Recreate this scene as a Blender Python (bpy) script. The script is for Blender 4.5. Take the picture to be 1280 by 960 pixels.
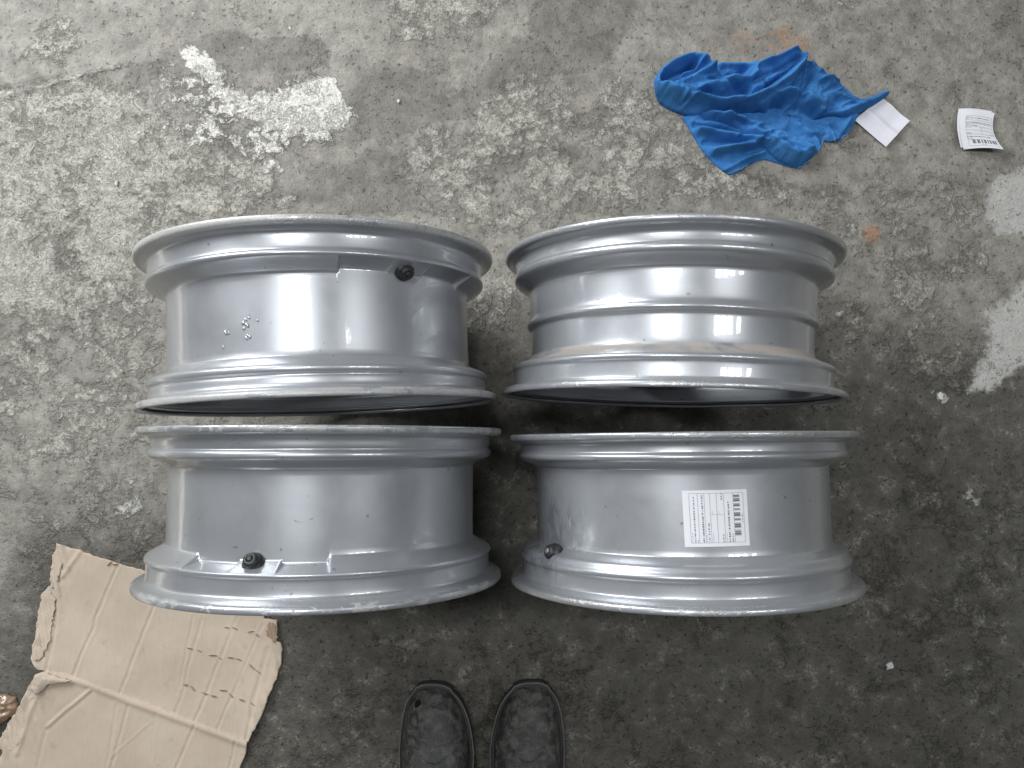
import bpy, math, random
import numpy as np
from mathutils import Vector, Matrix

# ------------------------------------------------------------------ scene
for o in list(bpy.data.objects): bpy.data.objects.remove(o)
S = bpy.context.scene
COL = S.collection
S.render.resolution_x, S.render.resolution_y = 1024, 768
S.view_settings.view_transform = 'Standard'
S.view_settings.look = 'None'
S.view_settings.gamma = 1.0
S.view_settings.exposure = 0.0
S.cycles.max_bounces = 5; S.cycles.diffuse_bounces = 3; S.cycles.glossy_bounces = 3

# camera: a phone held 1.345 m above the floor, looking almost straight down
FPX, CAM_H, PITCH = 967.0, 1.3453, math.radians(4.337)
cd = bpy.data.cameras.new('camera'); cam = bpy.data.objects.new('camera', cd); COL.objects.link(cam)
cd.sensor_width = 36; cd.lens = 36 * FPX / 1280; cd.clip_start = 0.02; cd.clip_end = 60
cam.location = (0, 0, CAM_H); cam.rotation_euler = (PITCH, 0, 0); S.camera = cam

# dim workshop ambience
W = bpy.data.worlds.new('World'); S.world = W; W.use_nodes = True
bg = W.node_tree.nodes['Background']
bg.inputs['Color'].default_value = (0.93, 0.97, 1.0, 1); bg.inputs['Strength'].default_value = 0.085

def area(name, loc, target, sx, sy, power, col=(1, 1, 1), spread=180):
    l = bpy.data.lights.new(name, 'AREA'); l.shape = 'RECTANGLE'; l.size = sx; l.size_y = sy
    l.energy = power; l.color = col; l.spread = math.radians(spread)
    o = bpy.data.objects.new(name, l); COL.objects.link(o); o.location = loc
    d = Vector(target) - Vector(loc)
    o.rotation_euler = d.to_track_quat('-Z', 'Y').to_euler()
    return o
def ceiling(name, x0, x1, y0, y1, z, power, col=(1, 1, 1)):
    l = bpy.data.lights.new(name, 'AREA'); l.shape = 'RECTANGLE'; l.size = x1 - x0; l.size_y = y1 - y0
    l.energy = power; l.color = col
    o = bpy.data.objects.new(name, l); COL.objects.link(o); o.location = ((x0 + x1) / 2, (y0 + y1) / 2, z)
    return o
# two runs of roof lights (seen mirrored in the barrels), the second one barred, and the open workshop door
ceiling('roof_light_lamp', -1.35, 0.06, 0.40, 0.84, 4.0, 56, (0.97, 0.99, 1))
for k, (a, b) in enumerate(((1.80, 2.12), (2.22, 2.58), (2.70, 3.05), (3.45, 3.85))):
    ceiling('barred_roof_light_lamp', a, b, 0.40, 0.88, 4.0, 12, (0.97, 0.99, 1))
# added lamp, no source seen: lights a floor strip mirrored as slits in the barrels
area('floor_strip_lamp', (-1.62, 0.15, 2.6), (-1.62, 0.15, 0), 0.14, 1.6, 42, (1.0, 0.99, 0.97), 12)
area('doorway_lamp', (-2.2, 2.15, 1.9), (-0.3, 0.2, 0.1), 2.0, 2.0, 136, (0.96, 0.985, 1.0))

def unproj(px, py, z=0.0):
    x, y = (px - 640) / FPX, (480 - py) / FPX
    ca, sa = math.cos(PITCH), math.sin(PITCH)
    Y, Z = y * ca + sa, y * sa - ca
    t = (CAM_H - z) / -Z
    return (x * t, Y * t)
def proj(p):
    ca, sa = math.cos(PITCH), math.sin(PITCH)
    dx, dy, dz = p[0], p[1], p[2] - CAM_H
    y, z = dy * ca + dz * sa, -dy * sa + dz * ca
    return (640 + FPX * dx / -z, 480 - FPX * y / -z)
def pts(L, z=0.0): return [unproj(x, y, z) for x, y in L]

# ------------------------------------------------------------------ helpers
def link(o, parent=None):
    COL.objects.link(o)
    if parent: o.parent = parent
    return o
def mesh(name, V, F, mat, parent=None, smooth=True, loc=None):
    m = bpy.data.meshes.new(name); m.from_pydata([tuple(v) for v in V], [], [tuple(f) for f in F])
    if smooth: m.polygons.foreach_set('use_smooth', [True] * len(m.polygons))
    m.materials.append(mat); m.update()
    o = bpy.data.objects.new(name, m); link(o, parent)
    if loc: o.location = loc
    return o
def tag(o, label, cat, group=None):
    o['label'] = label; o['category'] = cat
    if group: o['group'] = group
    return o
def empty(name, loc, rz=0):
    o = bpy.data.objects.new(name, None); o.empty_display_size = .05; link(o); o.location = loc; o.rotation_euler = (0, 0, rz)
    return o
def vnoise(x, y, scale, seed):
    rs = np.random.RandomState(seed); T = rs.rand(256, 256)
    u, v = x * scale + 57.3, y * scale + 91.7
    i, j = np.floor(u).astype(int), np.floor(v).astype(int)
    fu, fv = u - i, v - j
    fu, fv = fu * fu * (3 - 2 * fu), fv * fv * (3 - 2 * fv)
    g = lambda a, b: T[a % 256, b % 256]
    return (g(i, j) * (1 - fu) + g(i + 1, j) * fu) * (1 - fv) + (g(i, j + 1) * (1 - fu) + g(i + 1, j + 1) * fu) * fv
def fbm(x, y, scale, seed, oct=4):
    s, a, t = 0, 1, 0
    for k in range(oct):
        s = s + a * vnoise(x, y, scale * 2 ** k, seed + k * 7); t += a; a *= .5
    return s / t
def seg_dist(x, y, a, b):
    ax, ay = a; bx, by = b; dx, dy = bx - ax, by - ay
    t = np.clip(((x - ax) * dx + (y - ay) * dy) / (dx * dx + dy * dy + 1e-12), 0, 1)
    qx, qy = ax + t * dx, ay + t * dy
    return np.hypot(x - qx, y - qy), qx, qy, t
def line_dist(x, y, L):
    D = None
    for a, b in zip(L[:-1], L[1:]):
        d = seg_dist(x, y, a, b)[0]
        D = d if D is None else np.minimum(D, d)
    return D
def poly_sd(x, y, P, near=False):
    ins = np.zeros(x.shape, bool); D = np.full(x.shape, 1e9); NX = x.copy(); NY = y.copy()
    n = len(P)
    for k in range(n):
        a, b = P[k], P[(k + 1) % n]
        d, qx, qy, _ = seg_dist(x, y, a, b)
        m = d < D; D = np.where(m, d, D); NX = np.where(m, qx, NX); NY = np.where(m, qy, NY)
        if a[1] != b[1]:
            c = ((a[1] > y) != (b[1] > y)) & (x < (b[0] - a[0]) * (y - a[1]) / (b[1] - a[1]) + a[0])
            ins ^= c
    sd = np.where(ins, D, -D)
    return (sd, NX, NY) if near else sd
def sstep(a, b, v):
    t = np.clip((v - a) / (b - a), 0, 1); return t * t * (3 - 2 * t)
def rough_poly(P, step=.006, amp=.002, seed=1):
    rs = random.Random(seed); out = []
    n = len(P)
    for k in range(n):
        a, b = P[k], P[(k + 1) % n]; L = math.hypot(b[0] - a[0], b[1] - a[1]); m = max(1, int(L / step))
        for i in range(m):
            t = i / m; out.append((a[0] + (b[0] - a[0]) * t + rs.gauss(0, amp), a[1] + (b[1] - a[1]) * t + rs.gauss(0, amp)))
    return out
def round_poly(P, it=2):
    for _ in range(it):
        Q = []
        for k in range(len(P)):
            a, b = P[k], P[(k + 1) % len(P)]
            Q += [(a[0] * .75 + b[0] * .25, a[1] * .75 + b[1] * .25), (a[0] * .25 + b[0] * .75, a[1] * .25 + b[1] * .75)]
        P = Q
    return P
def sheet_data(P, res, hf, skirt=None):
    """a sheet cut to polygon P whose height is hf(x, y, distance from its edge); skirt = thickness of the edge"""
    A = np.array(P); x0, y0 = A.min(0) - res; x1, y1 = A.max(0) + res
    nx, ny = int((x1 - x0) / res) + 2, int((y1 - y0) / res) + 2
    X, Y = np.meshgrid(x0 + np.arange(nx) * res, y0 + np.arange(ny) * res, indexing='ij')
    sd, NX, NY = poly_sd(X, Y, P, True)
    ins = sd >= 0
    X = np.where(ins, X, NX); Y = np.where(ins, Y, NY); d = np.where(ins, sd, 0)
    Z = hf(X, Y, d)
    idx = np.full(X.shape, -1); cnt = ins[:-1, :-1].astype(int) + ins[1:, :-1] + ins[1:, 1:] + ins[:-1, 1:]
    cells = np.argwhere(cnt >= 2)
    V, F = [], []
    def vid(i, j):
        if idx[i, j] < 0: idx[i, j] = len(V); V.append((X[i, j], Y[i, j], Z[i, j]))
        return int(idx[i, j])
    for i, j in cells: F.append((vid(i, j), vid(i + 1, j), vid(i + 1, j + 1), vid(i, j + 1)))
    if skirt:
        cnt = {}
        for f in F:
            for k in range(4):
                e = (f[k], f[(k + 1) % 4]); key = (min(e), max(e)); cnt.setdefault(key, []).append(e)
        low = {}
        for key, es in cnt.items():
            if len(es) == 1:
                a, b = es[0]
                for q in (a, b):
                    if q not in low: low[q] = len(V); V.append((V[q][0], V[q][1], V[q][2] - skirt))
                F.append((b, a, low[a], low[b]))
    return V, F
def sheet(name, P, res, hf, mat, parent=None, skirt=None):
    V, F = sheet_data(P, res, hf, skirt); return mesh(name, V, F, mat, parent)
def chaikin(P, it=2):
    for _ in range(it):
        Q = [P[0]]
        for a, b in zip(P[:-1], P[1:]):
            Q += [(a[0] * .75 + b[0] * .25, a[1] * .75 + b[1] * .25), (a[0] * .25 + b[0] * .75, a[1] * .25 + b[1] * .75)]
        P = Q + [P[-1]]
    return P
def tube(L, r, n=6):
    V, F = [], []
    for k, p in enumerate(L):
        p = Vector(p); a = Vector(L[max(0, k - 1)]); b = Vector(L[min(len(L) - 1, k + 1)])
        t = (b - a).normalized(); u = t.cross(Vector((0, 0, 1)))
        u = u.normalized() if u.length > 1e-6 else Vector((1, 0, 0)); w = u.cross(t)
        for i in range(n):
            q = 2 * math.pi * i / n; V.append(p + u * (r * math.cos(q)) + w * (r * math.sin(q)))
    for k in range(len(L) - 1):
        for i in range(n): F.append((k * n + i, k * n + (i + 1) % n, (k + 1) * n + (i + 1) % n, (k + 1) * n + i))
    F.append(tuple(range(n - 1, -1, -1))); F.append(tuple((len(L) - 1) * n + i for i in range(n)))
    return V, F
def lathe_small(prof, n=28):
    """prof (radius, height) about +Z"""
    V, F = [], []
    for r, h in prof:
        for i in range(n):
            q = 2 * math.pi * i / n; V.append((r * math.cos(q), r * math.sin(q), h))
    for k in range(len(prof) - 1):
        for i in range(n): F.append((k * n + i, k * n + (i + 1) % n, (k + 1) * n + (i + 1) % n, (k + 1) * n + i))
    F.append(tuple((len(prof) - 1) * n + i for i in range(n)))
    F.append(tuple(range(n - 1, -1, -1)))
    return V, F

# ------------------------------------------------------------------ materials
class NT:
    def __init__(s, name):
        s.m = bpy.data.materials.new(name); s.m.use_nodes = True; s.t = s.m.node_tree; s.t.nodes.clear()
        s.out = s.t.nodes.new('ShaderNodeOutputMaterial'); s.b = s.t.nodes.new('ShaderNodeBsdfPrincipled')
        s.t.links.new(s.b.outputs[0], s.out.inputs[0]); s.tc = s.t.nodes.new('ShaderNodeTexCoord')
    def put(s, sock, v):
        if v is None: return
        if isinstance(v, bpy.types.NodeSocket): s.t.links.new(v, sock)
        elif isinstance(v, (tuple, list)) and len(v) == 3 and sock.type == 'RGBA': sock.default_value = (*v, 1)
        else: sock.default_value = v
    def bs(s, **k):
        for a, v in k.items(): s.put(s.b.inputs[a.replace('_', ' ')], v)
    @property
    def co(s): return s.tc.outputs['Object']
    def map(s, v, scale=(1, 1, 1), loc=(0, 0, 0), rot=(0, 0, 0)):
        n = s.t.nodes.new('ShaderNodeMapping'); s.put(n.inputs[0], v); n.inputs['Scale'].default_value = scale
        n.inputs['Location'].default_value = loc; n.inputs['Rotation'].default_value = rot; return n.outputs[0]
    def noise(s, v, scale, detail=4, rough=.55, dist=0, out=0):
        n = s.t.nodes.new('ShaderNodeTexNoise'); s.put(n.inputs['Vector'], v); n.inputs['Scale'].default_value = scale
        n.inputs['Detail'].default_value = detail; n.inputs['Roughness'].default_value = rough; n.inputs['Distortion'].default_value = dist
        return n.outputs[out]
    def vor(s, v, scale, feat='F1', rand=1):
        n = s.t.nodes.new('ShaderNodeTexVoronoi'); n.feature = feat; s.put(n.inputs['Vector'], v); n.inputs['Scale'].default_value = scale
        n.inputs['Randomness'].default_value = rand; return n.outputs['Distance']
    def M(s, op, a, b=None, c=None, clamp=False):
        n = s.t.nodes.new('ShaderNodeMath'); n.operation = op; n.use_clamp = clamp
        for i, v in enumerate((a, b, c)): s.put(n.inputs[i], v)
        return n.outputs[0]
    def rng(s, v, a, b, lo=0, hi=1, smooth=True):
        n = s.t.nodes.new('ShaderNodeMapRange'); n.interpolation_type = 'SMOOTHSTEP' if smooth else 'LINEAR'
        for i, q in enumerate((v, a, b, lo, hi)): s.put(n.inputs[i], q)
        return n.outputs[0]
    def mix(s, f, a, b, mode='MIX'):
        n = s.t.nodes.new('ShaderNodeMix'); n.data_type = 'RGBA'; n.blend_type = mode
        s.put(n.inputs[0], f); s.put(n.inputs[6], a); s.put(n.inputs[7], b); return n.outputs[2]
    def attr(s, name):
        n = s.t.nodes.new('ShaderNodeAttribute'); n.attribute_name = name; return n.outputs['Fac']
    def bump(s, h, dist=.001, strength=1, normal=None):
        n = s.t.nodes.new('ShaderNodeBump'); s.put(n.inputs['Height'], h); n.inputs['Distance'].default_value = dist
        n.inputs['Strength'].default_value = strength; s.put(n.inputs['Normal'], normal); return n.outputs[0]
    def sep(s, v):
        n = s.t.nodes.new('ShaderNodeSeparateXYZ'); s.put(n.inputs[0], v); return n.outputs
    def dist(s, v, p):
        n = s.t.nodes.new('ShaderNodeVectorMath'); n.operation = 'DISTANCE'; s.put(n.inputs[0], v); n.inputs[1].default_value = p; return n.outputs['Value']

def floor_material():
    t = NT('old_concrete'); c = t.co
    crust, white, oil_shade, rust, dark = (t.attr(a) for a in ('crust', 'white', 'oil_shade', 'rust', 'dark'))
    pale = t.attr('pale')
    n1 = t.noise(c, 12, 6, .68, .3); n2 = t.noise(c, 58, 5, .72, .5); n3 = t.noise(c, 210, 3, .7, .4); n4 = t.noise(c, 640, 1, .6)
    nb = t.noise(c, 3.2, 3, .6)
    nw = t.noise(c, 62, 3, .55, 2.2)
    v = t.M('ADD', crust, t.M('ADD', t.M('MULTIPLY', t.M('SUBTRACT', n1, .5), 1.9), t.M('MULTIPLY', t.M('SUBTRACT', n2, .5), 1.5)))
    mk = t.rng(v, .38, .66)                                          # flaking cement skin
    curl = t.M('MULTIPLY', t.rng(t.M('ABSOLUTE', t.M('SUBTRACT', nw, .5)), .0, .030, 1, 0), t.rng(v, .30, .62))
    curl = t.M('MULTIPLY', curl, t.rng(n3, .38, .60))
    edge = curl
    base = t.mix(t.rng(nb, .35, .65), (.215, .208, .195), (.285, .280, .262))
    base = t.mix(t.M('MULTIPLY', t.rng(n2, .36, .66), .55), base, (.34, .333, .312))
    base = t.mix(t.M('MULTIPLY', t.rng(t.M('ADD', dark, t.M('ADD', t.M('MULTIPLY', t.M('SUBTRACT', n1, .5), 1.3), t.M('MULTIPLY', t.M('SUBTRACT', n2, .5), 1.3))),   .42, .62), t.rng(dark, .12, .40, 0, .8)), base, (.170, .164, .155))
    skin = t.mix(t.rng(n3, .32, .66), (.335, .328, .302), (.50, .492, .462))
    col = t.mix(t.M('MULTIPLY', mk, .75), base, skin)
    col = t.mix(t.M('MULTIPLY', curl, .65), col, (.56, .55, .52))
    bl = t.noise(t.map(c, loc=(3, 1, 0)), 27, 5, .68, .4)
    col = t.mix(.75, col, t.mix(t.rng(bl, .30, .70), (.66, .655, .65), (1.32, 1.32, 1.31)), 'MULTIPLY')
    pv = t.rng(t.M('ADD', pale, t.M('ADD', t.M('MULTIPLY', t.M('SUBTRACT', n1, .5), .9), t.M('MULTIPLY', t.M('SUBTRACT', n2, .5), 1.2))), .30, .72)
    wv = t.M('ADD', white, t.M('ADD', t.M('MULTIPLY', t.M('SUBTRACT', n1, .5), .9), t.M('MULTIPLY', t.M('SUBTRACT', n2, .5), 1.5)))
    wm = t.rng(wv, .42, .62)
    col = t.mix(t.M('MULTIPLY', wm, .92), col, t.mix(t.rng(n3, .3, .65), (.50, .50, .485), (.80, .80, .79)))
    ov = t.M('ADD', oil_shade, t.M('ADD', t.M('MULTIPLY', t.M('SUBTRACT', nb, .5), .5), t.M('MULTIPLY', t.M('SUBTRACT', n1, .5), .35)))
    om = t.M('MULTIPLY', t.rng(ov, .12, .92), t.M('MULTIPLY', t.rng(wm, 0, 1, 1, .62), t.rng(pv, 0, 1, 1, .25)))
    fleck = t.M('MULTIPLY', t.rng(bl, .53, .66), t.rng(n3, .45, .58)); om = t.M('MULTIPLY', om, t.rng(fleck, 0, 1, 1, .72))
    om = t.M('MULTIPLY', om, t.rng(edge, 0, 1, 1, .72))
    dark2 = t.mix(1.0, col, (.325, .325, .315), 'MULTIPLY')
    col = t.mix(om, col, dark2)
    col = t.mix(t.M('MULTIPLY', pv, .72), col, t.mix(n2, (.40, .41, .415), (.56, .57, .575)))
    col = t.mix(t.M('MULTIPLY', t.M('MULTIPLY', t.rng(bl, .56, .66), t.rng(n3, .46, .58)), t.M('MULTIPLY', om, .5)), col, (.25, .25, .24))
    col = t.mix(1.0, col, (1.05, 1.02, .965), 'MULTIPLY')
    rv = t.rng(t.M('ADD', rust, t.M('MULTIPLY', t.M('SUBTRACT', n2, .5), 1.5)), .35, .8)
    col = t.mix(t.M('MULTIPLY', rv, .62), col, (.37, .18, .095))
    speck = t.rng(t.noise(c, 120, 4, .6), .31, .38, 0, 1)          # pits
    col = t.mix(1.0, col, t.mix(speck, (.66, .645, .63), (1, 1, 1)), 'MULTIPLY')
    col = t.mix(.55, col, t.mix(n3, (.55, .55, .55), (1.45, 1.45, 1.44)), 'MULTIPLY')
    col = t.mix(.30, col, t.mix(n4, (.4, .4, .4), (1.6, 1.6, 1.6)), 'MULTIPLY')
    h = t.M('ADD', t.M('MULTIPLY', t.M('ADD', mk, curl), .8), t.M('ADD', t.M('MULTIPLY', n2, .7), t.M('ADD', t.M('MULTIPLY', n3, .55), t.M('MULTIPLY', speck, .5))))
    h = t.M('ADD', h, t.M('MULTIPLY', wm, .7))
    t.bs(Base_Color=col, Roughness=t.rng(om, 0, 1, .56, .6), Specular_IOR_Level=.3, Normal=t.bump(h, .0026, 1.0))
    return t.m

def rim_material(name, R, base=(.42, .436, .462), smudge=None, dust=None, lip=.5, seed=0, worn_end=False):
    """silver lacquer over cast alloy: fine turning marks, chipped lip, grime"""
    t = NT(name); c = t.co; x, y, z = t.sep(c)
    r = t.M('SQRT', t.M('ADD', t.M('MULTIPLY', x, x), t.M('MULTIPLY', z, z)))
    turn = t.noise(t.map(c, (3, 900, 3)), 1, 3, .6)
    orange = t.noise(c, 260, 2, .5)
    n1 = t.noise(t.map(c, loc=(seed * 3.1, seed, 0)), 14, 6, .6, .4); n2 = t.noise(t.map(c, loc=(seed, 0, seed)), 70, 5, .6, .6); n3 = t.noise(c, 340, 3, .6)
    flake = t.noise(c, 2200, 1, .5)
    col = t.mix(t.rng(n1, .3, .7), tuple(v * .93 for v in base), tuple(v * 1.05 for v in base))
    col = t.mix(.16, col, t.mix(flake, (.3, .3, .3), (1.7, 1.7, 1.7)), 'MULTIPLY')
    # dirt specks & grime lines
    sp = t.rng(t.noise(t.map(c, loc=(seed, seed, 2)), 95, 3, .5), .70, .76)
    col = t.mix(t.M('MULTIPLY', sp, .6), col, (.12, .115, .11))
    gr = t.M('MULTIPLY', t.rng(t.noise(t.map(c, (5, 60, 5), (0, seed, 0)), 1, 5, .65), .55, .78), t.rng(n1, .42, .66))
    col = t.mix(t.M('MULTIPLY', gr, .22), col, (.26, .245, .225))
    # chipped, oxidised lip
    lipm = t.M('MULTIPLY', t.rng(r, R - .0075, R - .0035), t.rng(t.M('ADD', n2, t.M('MULTIPLY', t.M('SUBTRACT', n1, .5), .8)), .60 - .18 * lip, .70 - .18 * lip))
    col = t.mix(t.M('MULTIPLY', lipm, .8), col, t.mix(n3, (.26, .255, .25), (.54, .535, .525)))
    if worn_end:                                                     # one lip ground matt and white on one side
        we = t.M('MULTIPLY', t.M('MULTIPLY', t.rng(r, R - .0085, R - .0055), t.rng(y, -.088, -.092)), t.rng(t.M('ADD', t.M('MULTIPLY', x, 4), n2), .15, .62))
        lipm = t.M('MAXIMUM', lipm, we); col = t.mix(t.M('MULTIPLY', we, .85), col, t.mix(n3, (.40, .395, .385), (.66, .655, .64)))
    rough = t.rng(n1, .3, .7, .33, .38); coat = t.rng(gr, 0, 1, 1, .9)
    met = t.rng(lipm, 0, 1, .56, .15)
    if dust is not None:                                             # brown dust lying on one shoulder
        y0, y1 = dust
        dm = t.M('MULTIPLY', t.M('MULTIPLY', t.rng(y, y0 - .002, y0 + .002), t.rng(y, y1 - .002, y1 + .002, 1, 0)), t.rng(n1, .3, .56))
        dm = t.M('MULTIPLY', dm, t.rng(z, -.05, .12))
        col = t.mix(t.M('MULTIPLY', dm, .8), col, (.36, .31, .265)); met = t.rng(dm, 0, 1, .56, .08); rough = t.M('ADD', rough, t.M('MULTIPLY', dm, .3))
        coat = t.M('MULTIPLY', coat, t.rng(dm, 0, 1, 1, .15))
    if smudge is not None:                                           # rubbed black grease
        p, rad = smudge
        q = t.M('ADD', t.dist(c, p), t.M('MULTIPLY', t.M('SUBTRACT', t.noise(t.map(c, (1, .45, 1)), 30, 4, .6, 1.2), .5), rad * 1.7))
        sm = t.rng(q, rad * .45, rad * 1.0, 1, 0)
        sm = t.M('MULTIPLY', sm, t.rng(t.noise(t.map(c, (1.4, .5, 1)), 34, 4, .6, 1.6), .40, .56))
        col = t.mix(t.M('MULTIPLY', sm, .8), col, (.085, .09, .11)); coat = t.M('MULTIPLY', coat, t.rng(sm, 0, 1, 1, .4))
        met = t.rng(sm, 0, 1, .56, .1)
        sw = t.M('MULTIPLY', t.rng(t.dist(c, (p[0] + .07, p[1] + .01, p[2] + .03)), .03, .06, 1, 0), t.rng(t.noise(t.map(c, (2.2, .7, 2.2), rot=(0, 0, .5)), 38, 3, .5, 1.5), .52, .62))
        col = t.mix(t.M('MULTIPLY', sw, .5), col, (.72, .72, .71)); rough = t.M('ADD', rough, t.M('MULTIPLY', sw, .2))
    scr = t.rng(t.noise(t.map(c, (4, 160, 4), (seed, 0, 0), (.0, .0, .25)), 1, 2, .5, .2), .735, .75)
    col = t.mix(t.M('MULTIPLY', t.M('MULTIPLY', scr, t.rng(n2, .5, .6)), .12), col, (.68, .68, .68))
    h = t.M('ADD', t.M('MULTIPLY', turn, .35), t.M('ADD', t.M('MULTIPLY', orange, .16), t.M('MULTIPLY', t.M('MULTIPLY', lipm, n3), 9)))
    nb = t.bump(h, .00014, .4)
    ch = t.M('ADD', t.M('MULTIPLY', turn, .55), t.M('ADD', t.M('MULTIPLY', orange, .5), t.M('MULTIPLY', t.M('MULTIPLY', lipm, n3), 9)))
    t.bs(Base_Color=col, Metallic=met, Roughness=rough, Coat_Weight=t.M('MULTIPLY', coat, t.rng(lipm, 0, 1, .8, .1)), Coat_Roughness=.035, Coat_IOR=1.6,
         Normal=nb, Coat_Normal=t.bump(ch, .00012, .14))
    return t.m

def simple(name, col, rough=.6, spec=.5, bscale=300, bd=.0004, var=.25, vscale=40, coat=0, metal=0):
    t = NT(name); c = t.co
    n = t.noise(c, vscale, 5, .6, .4); b = t.noise(c, bscale, 3, .6)
    cc = t.mix(n, tuple(v * (1 - var) for v in col), tuple(min(1, v * (1 + var)) for v in col))
    t.bs(Base_Color=cc, Roughness=t.rng(n, .2, .8, max(.05, rough - .08), min(1, rough + .08)), Specular_IOR_Level=spec, Normal=t.bump(b, bd, .6), Coat_Weight=coat, Metallic=metal)
    return t.m

def cloth_material():
    t = NT('blue_cotton'); c = t.co
    n = t.noise(c, 22, 5, .6, .5); f = t.noise(c, 420, 3, .65); w = t.noise(t.map(c, (1, 1, 1), rot=(0, 0, .6)), 900, 2, .5)
    col = t.mix(t.rng(n, .3, .7), (.027, .135, .37), (.058, .225, .54))
    col = t.mix(t.M('MULTIPLY', t.rng(f, .5, .72), .30), col, (.12, .33, .62))
    col = t.mix(t.rng(t.noise(c, 34, 3, .5, .8), .66, .72, 0, .5), col, (.012, .05, .13))   # grease marks
    t.bs(Base_Color=col, Roughness=.92, Specular_IOR_Level=.15, 
         Normal=t.bump(t.M('ADD', t.M('MULTIPLY', f, .7), t.M('MULTIPLY', w, .5)), .0012, .8))
    return t.m
def card_material():
    t = NT('brown_cardboard'); c = t.co
    n = t.noise(c, 9, 5, .55, .3); f = t.noise(t.map(c, (1, .25, 1), rot=(0, 0, -.38)), 260, 3, .6); s = t.noise(c, 55, 4, .6, .5)
    col = t.mix(t.rng(n, .3, .7), (.485, .400, .318), (.56, .470, .378))
    col = t.mix(t.M('MULTIPLY', t.rng(s, .58, .74), .35), col, (.36, .28, .20))
    col = t.mix(.2, col, t.mix(f, (.6, .6, .6), (1.4, 1.4, 1.4)), 'MULTIPLY')
    fl = t.noise(t.map(c, (150, 4, 1), rot=(0, 0, -.385)), 1, 2, .5)    # faint flutes under the liner
    t.bs(Base_Color=col, Roughness=.85, Specular_IOR_Level=.2, Normal=t.bump(t.M('ADD', fl, t.M('MULTIPLY', f, .3)), .0005, .5))
    return t.m
def paper_material(name='white_paper', col=(.74, .735, .80)):
    t = NT(name); c = t.co; n = t.noise(c, 60, 4, .6)
    t.bs(Base_Color=t.mix(n, tuple(v * .95 for v in col), tuple(min(1, v * 1.04) for v in col)), Roughness=.6, Specular_IOR_Level=.3,
         Normal=t.bump(t.noise(c, 500, 2, .5), .0002, .5))
    return t.m
def leather_material():
    t = NT('worn_black_leather'); c = t.co
    n = t.noise(c, 16, 5, .6, .5); g = t.vor(c, 420); d = t.noise(c, 70, 5, .65, .4)
    col = t.mix(t.rng(n, .3, .7), (.020, .021, .021), (.045, .046, .046))
    col = t.mix(t.M('MULTIPLY', t.rng(d, .40, .66), .85), col, (.125, .12, .108))    # dust
    h = t.M('ADD', t.M('MULTIPLY', g, .5), t.noise(c, 45, 4, .6, .6))
    t.bs(Base_Color=col, Roughness=t.rng(d, .35, .7, .5, .75), Specular_IOR_Level=.4, Normal=t.bump(h, .0012, .5))
    return t.m
M_CLOTH, M_CARD, M_PAPER, M_LEATHER = cloth_material(), card_material(), paper_material(), leather_material()
M_LABEL = paper_material('label_paper', (.76, .765, .80))
M_INK = simple('grey_print', (.16, .165, .20), .7, .2)
M_INKL = simple('pale_grey_print', (.40, .41, .45), .7, .2)
M_RUBBER = simple('black_rubber', (.022, .022, .023), .45, .5, 200, .0004)
M_BORE = simple('valve_bore', (.25, .25, .255), .5, .5, metal=.4)
M_WELT = simple('dusty_welt', (.13, .128, .12), .85, .2, 180, .0008, .45)
M_SOLE = simple('scuffed_rubber_sole', (.05, .05, .048), .75, .3, 180, .0008, .4)
M_LINING = simple('dark_shoe_lining', (.012, .012, .012), .95, .1)
M_STITCH = simple('pale_hem_thread', (.13, .29, .53), .9, .1)
M_CARDIN = simple('torn_cardboard_core', (.34, .25, .175), .95, .1, 150, .001, .3)
M_TAPE = simple('crumpled_brown_tape', (.30, .20, .13), .22, .6, 60, .0015, .45, 30, coat=.6)
M_CHIP = simple('white_paint_chip', (.62, .62, .60), .8, .2, 150, .001, .15)

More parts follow.
